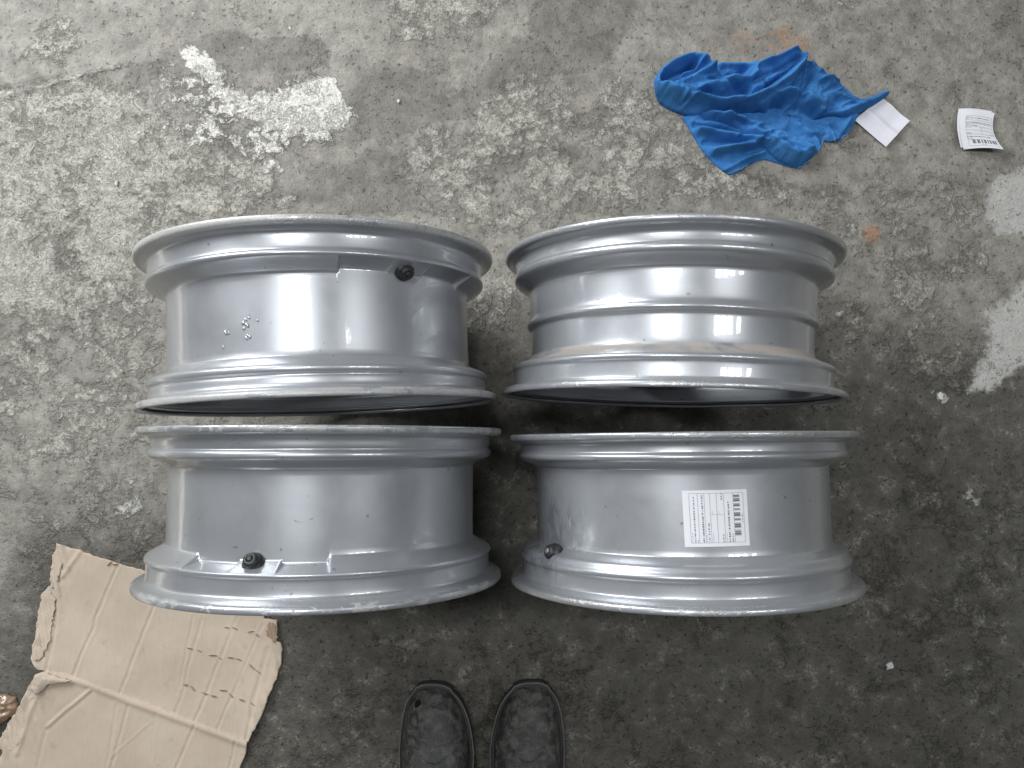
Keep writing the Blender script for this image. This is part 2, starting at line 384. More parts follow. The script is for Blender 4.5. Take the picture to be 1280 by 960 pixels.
# ------------------------------------------------------------------ floor
def axis(a, b, step, far):
    L = list(np.arange(a, b + 1e-6, step)); s = step; lo, hi = L[0], L[-1]; pre, post = [], []
    while lo > -far: s *= 1.5; lo -= s; pre.append(lo)
    s = step
    while hi < far: s *= 1.5; hi += s; post.append(hi)
    return np.array(pre[::-1] + L + post)
def build_floor():
    xs, ys = axis(-1.02, 1.02, .0032, 5), axis(-.66, .88, .0032, 5)
    X, Y = np.meshgrid(xs, ys, indexing='ij')
    # shapes of old stains and flaked patches
    wx = X + (fbm(X, Y, 9, 3) - .5) * .05; wy = Y + (fbm(X, Y, 9, 13) - .5) * .05
    def soft(L, w): return sstep(-w, w, poly_sd(wx, wy, pts(L)))
    def spot(px, py, rad, w=.6):
        a = unproj(px, py); r = rad * CAM_H / FPX; return sstep(r * (1 + w), r * (1 - w), np.hypot(wx - a[0], wy - a[1]))
    crust = np.full(X.shape, .16)
    def add(f, v, k): return v * (1 - k) + f * k
    for L, w, k in (
        ([(-40, 118), (50, 95), (120, 96), (185, 118), (250, 175), (340, 215), (352, 258), (300, 270), (200, 305), (180, 350), (205, 420), (190, 560), (60, 520), (-40, 430)], .03, .70),
        ([(-40, 400), (200, 400), (205, 700), (70, 690), (-40, 600)], .06, .45),
        ([(-40, 600), (60, 560), (140, 620), (60, 700), (-40, 840)], .05, .30),
        ([(485, 218), (520, 180), (600, 130), (690, 84), (760, 92), (850, 132), (900, 200), (980, 240), (800, 262), (650, 292), (600, 310), (520, 260)], .025, .55),
        ([(190, 90), (280, 95), (400, 92), (450, 138), (400, 175), (340, 200), (240, 190)], .02, .48),
        ([(470, -30), (640, -30), (590, 50), (500, 40)], .03, .60),
        ([(25, 70), (60, 20), (95, 15), (108, 45), (80, 70), (45, 75)], .012, .64),
        ([(960, 225), (1110, 215), (1250, 240), (1240, 330), (1150, 380), (1060, 330), (1000, 270)], .04, .42),
        ([(1060, 350), (1170, 360), (1250, 420), (1190, 500), (1120, 440), (1060, 420)], .03, .42),
        ([(330, 215), (355, 175), (330, 245), (365, 250), (345, 265)], .01, .7),
        ([(1110, 560), (1290, 560), (1290, 980), (1000, 980), (1050, 850)], .06, .34),
        ([(560, 380), (640, 330), (640, 420), (590, 430)], .03, .5),
        ([(350, 870), (500, 790), (780, 800), (780, 980), (320, 980)], .04, .32)):
        crust = add(k, crust, soft(L, w))
    white = np.zeros(X.shape)
    for L, w, k in (
        ([(210, 74), (232, 60), (262, 70), (282, 100), (335, 104), (372, 112), (398, 92), (424, 92), (432, 120), (452, 140), (420, 160), (366, 172), (330, 158), (300, 150), (276, 134), (262, 112), (222, 98)], .018, .74),
        ([(205, 62), (262, 62), (300, 98), (400, 88), (430, 95), (458, 145), (425, 168), (360, 212), (300, 205), (190, 178), (165, 120)], .03, .47),
        ([(345, 110), (400, 92), (424, 93), (430, 124), (400, 146), (350, 150)], .014, .86),
        ([(180, 108), (226, 105), (280, 138), (262, 180), (205, 178)], .02, .50),
        ([(325, 205), (352, 190), (362, 215), (345, 232), (328, 225)], .01, .5),
        ([(130, 640), (170, 615), (178, 632), (150, 650)], .006, .62)):
        white = np.maximum(white, k * soft(L, w))
    for px, py, r, k in ((1217, 622, 15, .72), (1170, 490, 8, .8), (245, 20, 8, .7), (358, 32, 8, .6), (700, 335, 9, .5), (560, 270, 20, .52), (1090, 762, 9, .6),
                         (1068, 650, 7, .5), (820, 925, 8, .5), (895, 935, 10, .5), (520, 830, 7, .45), (310, 52, 6, .7), (1230, 760, 14, .42), (1195, 510, 5, .7), (620, 395, 9, .5), (1055, 390, 6, .6)):
        white = np.maximum(white, k * .80 * spot(px, py, r * 1.25, .8))
    pale = np.zeros(X.shape)
    for L in ([(1232, 240), (1262, 215), (1320, 195), (1320, 292), (1246, 296), (1222, 270)], [(1226, 385), (1320, 315), (1320, 425), (1240, 486), (1206, 482), (1236, 436)]):
        pale = np.maximum(pale, .85 * soft(L, .022))
    dark = np.full(X.shape, .10)
    for L, w, k in (
        ([(575, 110), (640, 62), (700, -30), (800, -30), (785, 62), (740, 92), (680, 92), (600, 140), (560, 165), (440, 170), (420, 120), (490, 60)], .02, .72),
        ([(395, 205), (480, 170), (540, 265), (460, 275), (330, 255), (350, 235)], .02, .62),
        ([(215, 62), (300, 30), (400, 50), (420, 85), (330, 90), (280, 80)], .015, .72),
        ([(245, 140), (275, 130), (295, 150), (300, 190), (270, 200), (255, 170)], .008, .75),
        ([(620, 175), (700, 175), (735, 185), (720, 205), (640, 215), (590, 230)], .012, .72),
        ([(820, 215), (905, 200), (980, 225), (1080, 235), (1070, 270), (960, 240), (860, 245)], .02, .6),
        ([(60, 300), (85, 285), (100, 350), (105, 425), (85, 400)], .01, .7),
        ([(165, 70), (215, 75), (180, 130), (150, 125)], .015, .6)):
        dark = add(min(.85, k * 1.12), dark, soft(L, w))
    # oily staining of the working side, deepened by shade painted into the colour
    oil_shade = .06 + .80 * soft([(-120, 960), (40, 660), (330, 620), (600, 470), (700, 330), (1000, 300), (1120, 380), (1420, 440), (1420, 1150), (-120, 1150)], .17)
    oil_shade = np.maximum(oil_shade, .40 * soft([(1010, 330), (1080, 235), (1200, 240), (1300, 300), (1300, 600), (1000, 600)], .07))
    oil_shade = np.maximum(oil_shade, .52 * soft([(1180, -60), (1340, -60), (1340, 190), (1250, 120), (1200, 40)], .14))  # light falloff in the far right corner, painted as darker floor
    oil_shade = np.maximum(oil_shade, .34 * soft([(800, -60), (1340, -60), (1340, 340), (900, 340), (780, 160)], .16))  # dimmer light towards the upper right, put into the floor colour
    oil_shade = np.clip(oil_shade, 0, 1)
    rust = np.zeros(X.shape)
    for px, py, r, k in ((1086, 296, 13, .85), (1078, 280, 7, .6), (985, 60, 26, .66), (930, 57, 22, .52), (960, 72, 32, .46), (890, 60, 20, .45), (1010, 215, 9, .4), (165, 625, 12, .3), (25, 590, 30, .28), (1000, 190, 8, .35)):
        rust = np.maximum(rust, k * spot(px, py, r, .7))
    Z = (fbm(X, Y, 14, 21, 5) - .5) * .0016 + (fbm(X, Y, 90, 33, 3) - .5) * .0009
    Z += .0006 * sstep(.4, .6, crust + (fbm(X, Y, 60, 5, 4) - .5) * .9)
    # trowel ridges and gouges
    for L, w, a in (([(0, 122), (60, 106), (150, 82)], .006, .0030), ([(0, 112), (80, 94)], .004, -.0020), ([(70, 236), (170, 240), (250, 246), (330, 246)], .003, .0022),
                    ([(80, 290), (95, 330), (103, 425)], .006, .0034), ([(72, 290), (86, 340), (100, 420)], .005, -.0020), ([(600, 178), (680, 154), (760, 132)], .004, .0024),
                    ([(725, 178), (790, 152)], .004, -.0022), ([(10, 130), (4, 250)], .004, -.0022), ([(1040, 200), (1120, 130), (1180, 60), (1200, 10)], .004, -.0005),
                    ([(95, 478), (118, 486)], .007, -.003), ([(600, 130), (690, 112)], .004, .0016)):
        d = line_dist(X + (fbm(X, Y, 40, 8) - .5) * .008, Y + (fbm(X, Y, 40, 9) - .5) * .008, pts(L))
        k = np.exp(-(d / w) ** 2); Z += a * k
        if a > 0: crust = np.maximum(crust, .62 * k)
        elif a < -.001: dark = np.maximum(dark, .72 * k)
    Z -= .0012
    inner = (np.abs(X) < 1.3) & (np.abs(Y) < 1.2); Z = np.where(inner, Z, -.0012)
    nx, ny = X.shape
    V = np.stack([X, Y, Z], -1).reshape(-1, 3)
    I = np.arange(nx * ny).reshape(nx, ny)
    F = np.stack([I[:-1, :-1], I[1:, :-1], I[1:, 1:], I[:-1, 1:]], -1).reshape(-1, 4)
    m = bpy.data.meshes.new('floor'); m.vertices.add(len(V)); m.vertices.foreach_set('co', V.ravel())
    m.loops.add(F.size); m.loops.foreach_set('vertex_index', F.ravel().astype(np.int32))
    m.polygons.add(len(F)); m.polygons.foreach_set('loop_start', np.arange(0, F.size, 4, dtype=np.int32))
    m.polygons.foreach_set('use_smooth', np.ones(len(F), bool)); m.update(calc_edges=True)
    for nm, A in (('crust', crust), ('white', white), ('oil_shade', oil_shade), ('rust', rust), ('dark', dark), ('pale', pale)):
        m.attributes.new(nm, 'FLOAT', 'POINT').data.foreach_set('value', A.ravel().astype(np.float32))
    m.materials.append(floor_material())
    o = link(bpy.data.objects.new('floor', m)); o['kind'] = 'structure'
    return o
build_floor()

# ------------------------------------------------------------------ wheel rims
# profiles run (axial s, radius); the spoked face (outboard) is at s < 0
def lip_out(R, e): return [(-e + .0008, R - .0062), (-e, R - .0022), (-e + .0014, R), (-e + .0055, R + .0001), (-e + .0085, R - .0012), (-e + .0105, R - .0048), (-e + .0122, R - .011)]
def lip_in(R, e): return [(s * -1, r) for s, r in lip_out(R, e)][::-1]
RA, RB, RC = .2460, .2377, .2387
PROF_A = lip_out(RA, .1040) + [(-.0890, .2303), (-.0860, .2288), (-.0710, .2284), (-.0680, .2290), (-.0655, .2312), (-.0620, .2310), (-.0597, .2288),
          (-.0555, .2210), (-.0490, .2095), (-.0460, .2068), (-.0430, .2060), (.0500, .2060), (.0535, .2072), (.0580, .2140), (.0635, .2270), (.0665, .2308), (.0700, .2314), (.0735, .2306),
          (.0755, .2282), (.0775, .2280), (.0800, .2288), (.0900, .2292)] + lip_in(RA, .1040)
PROF_B = lip_out(RB, .1010) + [(-.0885, .2215), (-.0860, .2208), (-.0700, .2208), (-.0675, .2216), (-.0650, .2238), (-.0615, .2240), (-.0590, .2220),
          (-.0550, .2110), (-.0480, .1985), (-.0440, .1962), (-.0100, .1960), (-.0070, .1968), (-.0050, .2010), (-.0025, .2036), (.0015, .2036), (.0060, .2012), (.0120, .2004), (.0440, .2004), (.0490, .2020),
          (.0560, .2140), (.0610, .2222), (.0650, .2240), (.0690, .2238), (.0720, .2214), (.0740, .2208), (.0860, .2210)] + lip_in(RB, .1010)
PROF_C = lip_out(RC, .1025) + [(-.0885, .2230), (-.0860, .2216), (-.0720, .2212), (-.0690, .2220), (-.0655, .2242), (-.0615, .2240), (-.0580, .2212),
          (-.0530, .2195), (-.0505, .2170), (-.0470, .2070), (-.0440, .2012), (-.0410, .2000), (.0560, .2000), (.0590, .2010), (.0640, .2140), (.0685, .2225), (.0720, .2246), (.0755, .2242),
          (.0780, .2218), (.0800, .2212), (.0900, .2214)] + lip_in(RC, .1025)
def inner_of(prof):
    out = []
    for k, (s, r) in enumerate(prof):
        lim = min(q for (a, q) in prof if abs(a - s) < .0085)
        out.append((s * (.965 if abs(s) > .095 else 1), min(r - .0052, lim - .0045) if abs(s) < .092 else min(r - .006, lim - .002)))
    return out[::-1]
def lathe_rim(prof, pockets, n=300):
    """outer and inner barrel; pockets = [(angle0, angle1, depth)] cut into the outboard shoulder beside the valve"""
    outer = chaikin(prof, 2); inn = chaikin(inner_of(prof), 1)
    ring = outer + inn
    A = [2 * math.pi * i / n for i in range(n)]
    for a0, a1, _ in pockets:
        for q in (a0, a1): A += [q - .008, q - .004, q + .004, q + .008]
    A = sorted(a % (2 * math.pi) for a in A)
    A = [a for k, a in enumerate(A) if k == 0 or a - A[k - 1] > 1e-4]
    V, F = [], []; no = len(outer); L = len(ring)
    for a in A:
        aa = a if a < math.pi else a - 2 * math.pi
        dep = 0
        for a0, a1, d in pockets: dep = max(dep, d * float(sstep(a0 - .0065, a0 + .0065, aa) * sstep(a1 + .0065, a1 - .0065, aa)))
        for k, (s, r) in enumerate(ring):
            if dep and k < no and -.0612 < s < -.036:
                # the sloping shoulder is milled back towards the hump
                t = (s + .0612) / .0252; r = r - dep * .0125 * math.sin(math.pi * min(1, max(0, t)) ** .6) * (1 if r > .2062 else 0)
                r = max(r, .2061)
            V.append((r * math.sin(a), s, r * math.cos(a)))
    m = len(A)
    for i in range(m):
        j = (i + 1) % m
        for k in range(L):
            l = (k + 1) % L
            F.append((i * L + k, i * L + l, j * L + l, j * L + k))
    return V, F
def solve_angle(w, s, r, px):
    """angle (from the top of the wheel) at which the point (s, r) of wheel w is seen at column px"""
    best = None
    for k in range(-900, 901):
        a = k / 900 * 1.5; p = w.matrix @ Vector((r * math.sin(a), s, r * math.cos(a)))
        e = abs(proj(p)[0] - px)
        if best is None or e < best[0]: best = (e, a)
    return best[1]
class Wheel: pass
def make_wheel(prof, R, x, y, yaw, mat, label, flip=False):
    w = Wheel(); rz = yaw + (math.pi if flip else 0)
    w.R = R; w.matrix = Matrix.Translation((x, y, R)) @ Matrix.Rotation(rz, 4, 'Z')
    w.root = empty('wheel_rim', (x, y, 0), rz); tag(w.root, label, 'wheel rim', 'four silver wheel rims standing on the concrete')
    w.prof = prof; w.mat = mat; return w
def part(w, name, V, F, mat, parent=None, smooth=True):
    """V is given about the wheel's axle"""
    o = mesh(name, V, F, mat, parent or w.root, smooth)
    if parent is None: o.location = (0, 0, w.R)
    return o
def finish_wheel(w, pockets=(), spin=.3):
    V, F = lathe_rim(w.prof, pockets); b = part(w, 'barrel', V, F, w.mat)
    # spoked face hidden inside the outboard end
    rin = min(r for _, r in w.prof) - .004
    hub = [(.0, -.060), (.028, -.060), (.030, -.058), (.031, -.055), (.066, -.052), (.075, -.046), (.077, -.030), (.070, -.006), (.034, -.004), (.032, -.012), (0, -.012)]
    hv, hf = [], []; n = 40
    for r, s in hub:
        for i in range(n):
            q = 2 * math.pi * i / n; hv.append((r * math.sin(q), s, r * math.cos(q)))
    for k in range(len(hub) - 1):
        for i in range(n): hf.append((k * n + i, k * n + (i + 1) % n, (k + 1) * n + (i + 1) % n, (k + 1) * n + i))
    part(w, 'hub', hv, hf, w.mat)
    sec = [(.060, .026, -.050, -.016), (.10, .022, -.056, -.020), (.15, .023, -.064, -.026), (rin - .012, .030, -.066, -.030), (rin + .002, .042, -.064, -.032)]
    sv, sf = [], []
    for r, hw, s0, s1 in sec:
        for dx, s in ((-hw, s1), (-hw * .9, s0 + .005), (-hw * .55, s0), (hw * .55, s0), (hw * .9, s0 + .005), (hw, s1)): sv.append((dx, s, math.sqrt(max(0, r * r - dx * dx)) if r > .1 else r))
    for k in range(len(sec) - 1):
        for i in range(6): sf.append((k * 6 + i, k * 6 + (i + 1) % 6, (k + 1) * 6 + (i + 1) % 6, (k + 1) * 6 + i))
    first = None
    for k in range(5):
        if first is None: o = part(w, 'spoke', sv, sf, w.mat); first = o
        else: o = link(first.copy(), w.root); 
        o.rotation_euler = (0, spin + k * 2 * math.pi / 5, 0)
    cv, cf = lathe_small([(.027, 0), (.027, .003), (.024, .0045), (.012, .0052), (.001, .0054)], 32)
    o = part(w, 'centre_cap', [(a, -.060 - h, c) for a, c, h in cv], cf, w.mat)
    first = None
    for k in range(5):
        q = spin + .63 + k * 2 * math.pi / 5
        cv, cf = lathe_small([(.0085, -.002), (.0085, .0012), (.0065, .0012), (.006, -.001)], 18)
        if first is None: o = part(w, 'bolt_hole', [(a + .05 * math.sin(q), -.0535 - h, c + .05 * math.cos(q)) for a, c, h in cv], cf, M_LINING); first = o; q0 = q
        else: o = link(first.copy(), w.root); o.rotation_euler = (0, q - q0, 0)
    return b
def place_on(w, name, V, F, s, r, a, mat, tilt=0.0, twist=0.0, sink=0.0):
    """a small piece modelled about +Z set on the barrel at (s, r, angle a), leaning by tilt along the axle"""
    n = Matrix.Rotation(a, 4, 'Y') @ Matrix.Translation((0, s, r - sink)) @ Matrix.Rotation(-tilt, 4, 'X') @ Matrix.Rotation(twist, 4, 'Z')
    return part(w, name, [n @ Vector(v) for v in V], F, mat), n

m1 = rim_material('silver_rim_scuffed_lip', RA, lip=1.3, seed=1, worn_end=True)
m2 = rim_material('silver_rim_dusty', RB, lip=.35, seed=2, dust=(-.0585, -.0435))
m3 = rim_material('silver_rim_plain', RA, lip=.7, seed=3)

# rim whose valve end faces the cloth
w1 = make_wheel(PROF_A, RA, -.2700, .1530, .0425, m1, 'silver wheel rim with a white-scuffed lip and a cluster of paint blisters on its barrel', True)
w2 = make_wheel(PROF_B, RB, .2260, .1626, -.0238, m2, 'silver wheel rim with a raised rib round its barrel and brown dust on one shoulder')
w3 = make_wheel(PROF_A, RA, -.2613, -.0838, -.0006, m3, 'silver wheel rim with milled notches beside its black valve, overhanging the cardboard')
w4 = make_wheel(PROF_C, RC, .2359, -.0894, .0094, None, 'silver wheel rim with a white barcode label stuck on its barrel')
VALVE = [(.0125, -.004), (.0125, .0005), (.0118, .002), (.0104, .0028), (.0098, .0040), (.0096, .0058), (.0086, .0080), (.0066, .0096), (.0046, .0102), (.0042, .0094), (.0010, .0090)]
BORE = [(.0038, 0), (.0036, .0018), (.002, .0024), (.0006, .0026)]
def add_valve(w, a, s=-.0515, r=.2125, tilt=.62, sc=1.0, twist=0, bore=None):
    V, F = lathe_small([(p * sc, q * sc) for p, q in VALVE]); o, n = place_on(w, 'valve_stem', V, F, s, r, a, M_RUBBER, tilt, twist)
    V, F = lathe_small([(p * sc, (q + .0085) * sc) for p, q in BORE], 16)
    b = mesh('valve_bore', [n @ Vector(v) for v in V], F, bore or M_RUBBER, o)
    return o
a = solve_angle(w1, -.0515, .214, 507)
pk = [(solve_angle(w1, -.055, .218, q0), solve_angle(w1, -.055, .218, q1), d) for q0, q1, d in ((489.5, 424, .6), (533.5, 489.5, .3), (578, 533.5, .6))]
pk = [(min(p, q), max(p, q), d) for p, q, d in pk]
finish_wheel(w1, pk, .2); add_valve(w1, a)
finish_wheel(w2, (), .5)
pk = [(solve_angle(w3, -.055, .218, q0), solve_angle(w3, -.055, .218, q1), d) for q0, q1, d in ((238, 291.5, 1.0), (291.5, 348, .45), (348, 411, 1.0))]
pk = [(min(p, q), max(p, q), d) for p, q, d in pk]
finish_wheel(w3, pk, .1); add_valve(w3, solve_angle(w3, -.0515, .214, 315))
a4 = solve_angle(w4, -.050, .214, 690)
sp = (RC * .86 * math.sin(a4 - .16), -.035, RC * .86 * math.cos(a4 - .16))
w4.mat = rim_material('silver_rim_greasy', RC, lip=.6, seed=4, smudge=(sp, .085))
finish_wheel(w4, (), .45); add_valve(w4, a4, -.0490, .2120, .35, 1.0, 0, M_BORE)
# blistered paint drops on the scuffed rim
rs = random.Random(5)
for px, py in ((304, 402), (307, 398), (311, 396), (309, 405), (305, 409), (310, 418), (312, 420), (308, 421), (282, 412), (286, 413), (279, 430), (277, 452), (360, 448), (322, 400)):
    yy = unproj(px, py, .445)[1]; s = -(yy - .153)
    a = solve_angle(w1, s, .206, px); k = rs.uniform(.6, 1.15)
    V, F = lathe_small([(.0022 * k, -.0004), (.0020 * k, .0006), (.0012 * k, .0011 * k), (.0002, .0012 * k)], 10)
    V = [(x * rs.uniform(.9, 1.1), y * 1.5, z) for x, y, z in V]
    place_on(w1, 'paint_blister', V, F, s, .2062, a, w1.mat, 0, rs.uniform(-1, 1))

# ------------------------------------------------------------------ printed label (shared print layout, u across, v up)
def print_rects(seed, horizontal=False):
    R = random.Random(seed); ink, pale = [], []
    def H(u0, u1, v, t=.006): pale.append((u0, v - t / 2, u1, v + t / 2))
    def Vv(u, v0, v1, t=.006): pale.append((u - t / 2, v0, u + t / 2, v1))
    H(.10, .93, .07); H(.10, .93, .945); 
    for u in (.10, .225, .325, .41, .51, .62, .77, .93): Vv(u, .07, .945)
    H(.41, .62, .565)
    def text(u, v0, v1, h, dst):
        v = v0
        while v < v1:
            w = R.uniform(.010, .030)
            for q in (0, 1):
                dst.append((u - h / 2 + R.uniform(0, h * .35), v, u + h / 2 - R.uniform(0, h * .35), v + w * .8))
            v += w + R.choice((.006, .008, .02))
    text(.165, .08, .88, .024, ink); text(.205, .08, .12, .02, ink); text(.125, .08, .24, .012, pale)
    text(.292, .08, .93, .028, ink); text(.345, .08, .2, .012, pale)
    text(.378, .08, .17, .02, ink); text(.378, .21, .42, .026, ink)
    text(.44, .08, .24, .012, pale); text(.44, .58, .62, .012, pale); text(.54, .58, .62, .012, pale)
    text(.592, .08, .22, .02, ink); text(.588, .82, .94, .022, ink)
    text(.69, .08, .78, .026, ink); text(.738, .08, .22, .022, ink); text(.645, .08, .22, .012, pale)
    v = .19
    for w, g in ((.012, .006), (.030, .008), (.018, .012), (.010, .040), (.030, .006), (.028, .008), (.010, .046), (.016, .006), (.012, .040), (.034, .006), (.026, .042), (.010, .006), (.012, .04), (.030, .006), (.012, .038), (.030, .006), (.018, .02), (.014, .006), (.024, .0)):
        ink.append((.775, v, .872, v + w)); v += w + g
    text(.905, .42, .57, .024, pale)
    return ink, pale
def add_print(label, f, seed, rot=None):
    """print carried by the label sheet; f maps (u, v) to a point just above the paper"""
    for nm, rects, mat in zip(('printed_text', 'printed_grid'), print_rects(seed), (M_INK, M_INKL)):
        V, F = [], []
        for u0, v0, u1, v1 in rects:
            m = max(1, int((u1 - u0) / .08)); n = max(1, int((v1 - v0) / .08))
            for i in range(m):
                for j in range(n):
                    q = [(u0 + (u1 - u0) * i / m, v0 + (v1 - v0) * j / n), (u0 + (u1 - u0) * (i + 1) / m, v0 + (v1 - v0) * j / n),
                         (u0 + (u1 - u0) * (i + 1) / m, v0 + (v1 - v0) * (j + 1) / n), (u0 + (u1 - u0) * i / m, v0 + (v1 - v0) * (j + 1) / n)]
                    b = len(V); V += [f(*p) for p in q]; F.append((b, b + 1, b + 2, b + 3))
        mesh(nm, V, F, mat, label, False)
def grid_sheet(f, n=24, m=20, th=.00025):
    V, F = [], []
    for i in range(n + 1):
        for j in range(m + 1): V.append(f(i / n, j / m))
    for i in range(n):
        for j in range(m): b = i * (m + 1) + j; F.append((b, b + m + 1, b + m + 2, b + 1))
    return V, F
def sticker_s(py): return unproj(900, py, .43)[1] - (-.0894)
aL, aR = solve_angle(w4, 0, .2, 853), solve_angle(w4, 0, .2, 934)
s0, s1 = sticker_s(682.5), sticker_s(612.5)
def stick(u, v, off=.0004):
    a = aL + (aR - aL) * u + (1 - v) * .010; s = s0 + (s1 - s0) * v + u * .0010
    r = .2000 + off
    if u > .96 and v < .05: r += .0004
    return (r * math.sin(a), s, r * math.cos(a))
V, F = grid_sheet(lambda u, v: stick(u, v))
st = part(w4, 'barcode_label', V, F, M_LABEL); st['label'] = 'white printed label with a barcode'
add_print(st, lambda u, v: stick(u, v, .0007), 3)

# ------------------------------------------------------------------ blue cloth
def ridge(x, y, L, w, a): return 2.0 * a * np.exp(-(line_dist(x, y, pts(L)) / w) ** 2)
def build_cloth():
    root = empty('blue_cloth', (*unproj(950, 140), 0)); ox, oy = root.location[0], root.location[1]
    tag(root, 'crumpled blue cotton rag with frayed hem lying on the concrete', 'cloth')
    def wr(x, y, amp=1.0, seed=0):
        # long soft wrinkles that run across the cloth, plus small crumples
        u = x * .93 + y * .36; v = -x * .36 + y * .93
        u = u + (fbm(x, y, 18, 40 + seed) - .5) * .05; v = v + (fbm(x, y, 18, 50 + seed) - .5) * .03
        a = 1 - np.sqrt((fbm(u * .35, v, 52, 60 + seed, 2) - .5) ** 2 + .0018) * 2.2; b = 1 - np.sqrt((fbm(u * .6, v, 110, 70 + seed, 2) - .5) ** 2 + .004) * 2
        return amp * (.0150 * (a - .75) + .0034 * (b - .75) + .0004 * (fbm(x, y, 260, 80, 2) - .5))
    low = [(850, 146), (900, 132), (960, 126), (1060, 132), (1076, 142), (1068, 156), (1058, 169), (1046, 178), (1037, 178), (1031, 176), (1028, 180), (1022, 190), (1012, 200), (1004, 207), (997, 211), (985, 209), (965, 202), (953, 199), (935, 207), (916, 219), (908, 218), (893, 206), (878, 190), (866, 170), (858, 155)]
    mid = [(868, 141), (900, 142), (930, 148), (962, 160), (992, 176), (1018, 184), (1020, 193), (1004, 207), (997, 211), (985, 209), (968, 202), (952, 189), (930, 172), (905, 160), (880, 153)]
    top = [(814, 114), (816, 103), (825, 91), (840, 82), (857, 76), (872, 77), (886, 80), (902, 83), (920, 85), (940, 84), (955, 80), (970, 73), (985, 67), (995, 65), (1001, 67), (1002, 76), (1013, 82), (1030, 91), (1045, 102), (1058, 112), (1072, 124), (1086, 123), (1098, 118), (1106, 117), (1109, 120), (1100, 127), (1088, 135), (1074, 143), (1056, 147), (1050, 149), (1036, 147), (1018, 152), (988, 152), (962, 145), (940, 142), (915, 148), (890, 147), (862, 147), (838, 139), (820, 127)]
    def h_low(x, y, d):
        z = .0015 + .0085 * (1 - np.exp(-d / .010)) + wr(x, y, .75, 1) * sstep(0, .012, d)
        for L, w, a in (([(872, 166), (905, 172), (945, 179)], .006, .010), ([(868, 158), (900, 163), (925, 172)], .004, -.006), ([(890, 192), (920, 188), (955, 181)], .006, .011), ([(906, 214), (930, 201), (952, 193)], .004, .004),
                        ([(880, 180), (930, 182), (950, 186)], .004, -.004), ([(995, 160), (1015, 172), (1022, 188)], .007, .005), ([(1000, 155), (1040, 162), (1052, 172)], .006, -.004),
                        ([(1033, 158), (1041, 177)], .003, .004), ([(1060, 150), (1050, 168), (1044, 177)], .005, .004)): z = z + ridge(x, y, L, w, a)
        return np.maximum(z, .0006) - ox * 0
    def h_mid(x, y, d):
        z = -.004 + .033 * np.sqrt(np.clip(d / .016, 0, 1)) + wr(x, y, .8, 2) * sstep(0, .012, d)
        for L, w, a in (([(885, 147), (925, 158), (960, 177), (990, 200)], .007, .006), ([(905, 150), (950, 160), (990, 178), (1010, 190)], .006, .005), ([(915, 156), (955, 172), (985, 190)], .004, -.005)): z = z + ridge(x, y, L, w, a)
        return z
    def h_top(x, y, d):
        px = (x - unproj(815, 110)[0]) / (unproj(1108, 120)[0] - unproj(815, 110)[0])
        big = .026 * (1 - sstep(.55, 1.0, px)) + .012
        z = .001 + big * np.sqrt(np.clip(d / .020, 0, 1)) * (1 - .25 * np.clip(1 - d / .02, 0, 1)) + wr(x, y, 1.15, 3) * sstep(0, .012, d)
        for L, w, a in (
            ([(817, 112), (824, 97), (842, 85), (862, 80), (876, 86), (884, 95)], .0075, .013),        # rim of the open loop
            ([(832, 108), (846, 99), (862, 93)], .010, -.026), ([(826, 110), (838, 102)], .006, -.012),  # hollow inside it
            ([(836, 106), (856, 101), (872, 90)], .0038, .010), ([(848, 104), (862, 98), (868, 92)], .003, .006),
            ([(819, 119), (842, 126), (866, 126), (884, 118), (905, 112), (935, 106)], .008, .009),
            ([(826, 116), (846, 116), (866, 106), (884, 98)], .006, .007),
            ([(852, 133), (900, 139), (928, 137), (955, 126), (975, 112), (990, 96), (997, 82)], .0065, .012),
            ([(870, 128), (900, 129), (925, 124)], .007, -.009), ([(905, 122), (928, 122)], .006, -.006),
            ([(886, 90), (905, 99), (925, 103)], .009, -.017), ([(893, 86), (915, 93), (930, 97)], .005, -.006),
            ([(900, 86), (930, 92), (955, 90), (985, 76)], .006, .008), ([(930, 100), (958, 88), (990, 70)], .005, .006),
            ([(935, 112), (965, 98), (990, 85)], .004, -.006), ([(950, 118), (972, 104), (992, 88)], .003, -.007),
            ([(945, 140), (975, 126), (998, 130), (1020, 146)], .007, .008), ([(960, 140), (985, 140), (1010, 148)], .006, -.006),
            ([(1000, 84), (1000, 110), (992, 128)], .006, -.006), ([(1006, 88), (1022, 110), (1040, 118)], .008, .004), ([(1015, 112), (1045, 104)], .004, .005), ([(1022, 124), (1050, 112)], .004, -.003),
            ([(1022, 148), (1052, 145), (1085, 130), (1106, 119)], .006, .006), ([(1060, 128), (1090, 124)], .004, -.002),
            ([(880, 110), (915, 118)], .003, -.004), ([(925, 132), (950, 120), (965, 108)], .0035, -.005)): z = z + ridge(x, y, L, w, a)
        return np.maximum(z, .001)
    for nm, P, h in (('under_layer', low, h_low), ('middle_fold', mid, h_mid), ('upper_fold', top, h_top)):
        V, F = sheet_data(round_poly(pts(P), 1), .0013, h, .003)
        mesh(nm, [(x - ox, y - oy, z) for x, y, z in V], F, M_CLOTH, root)
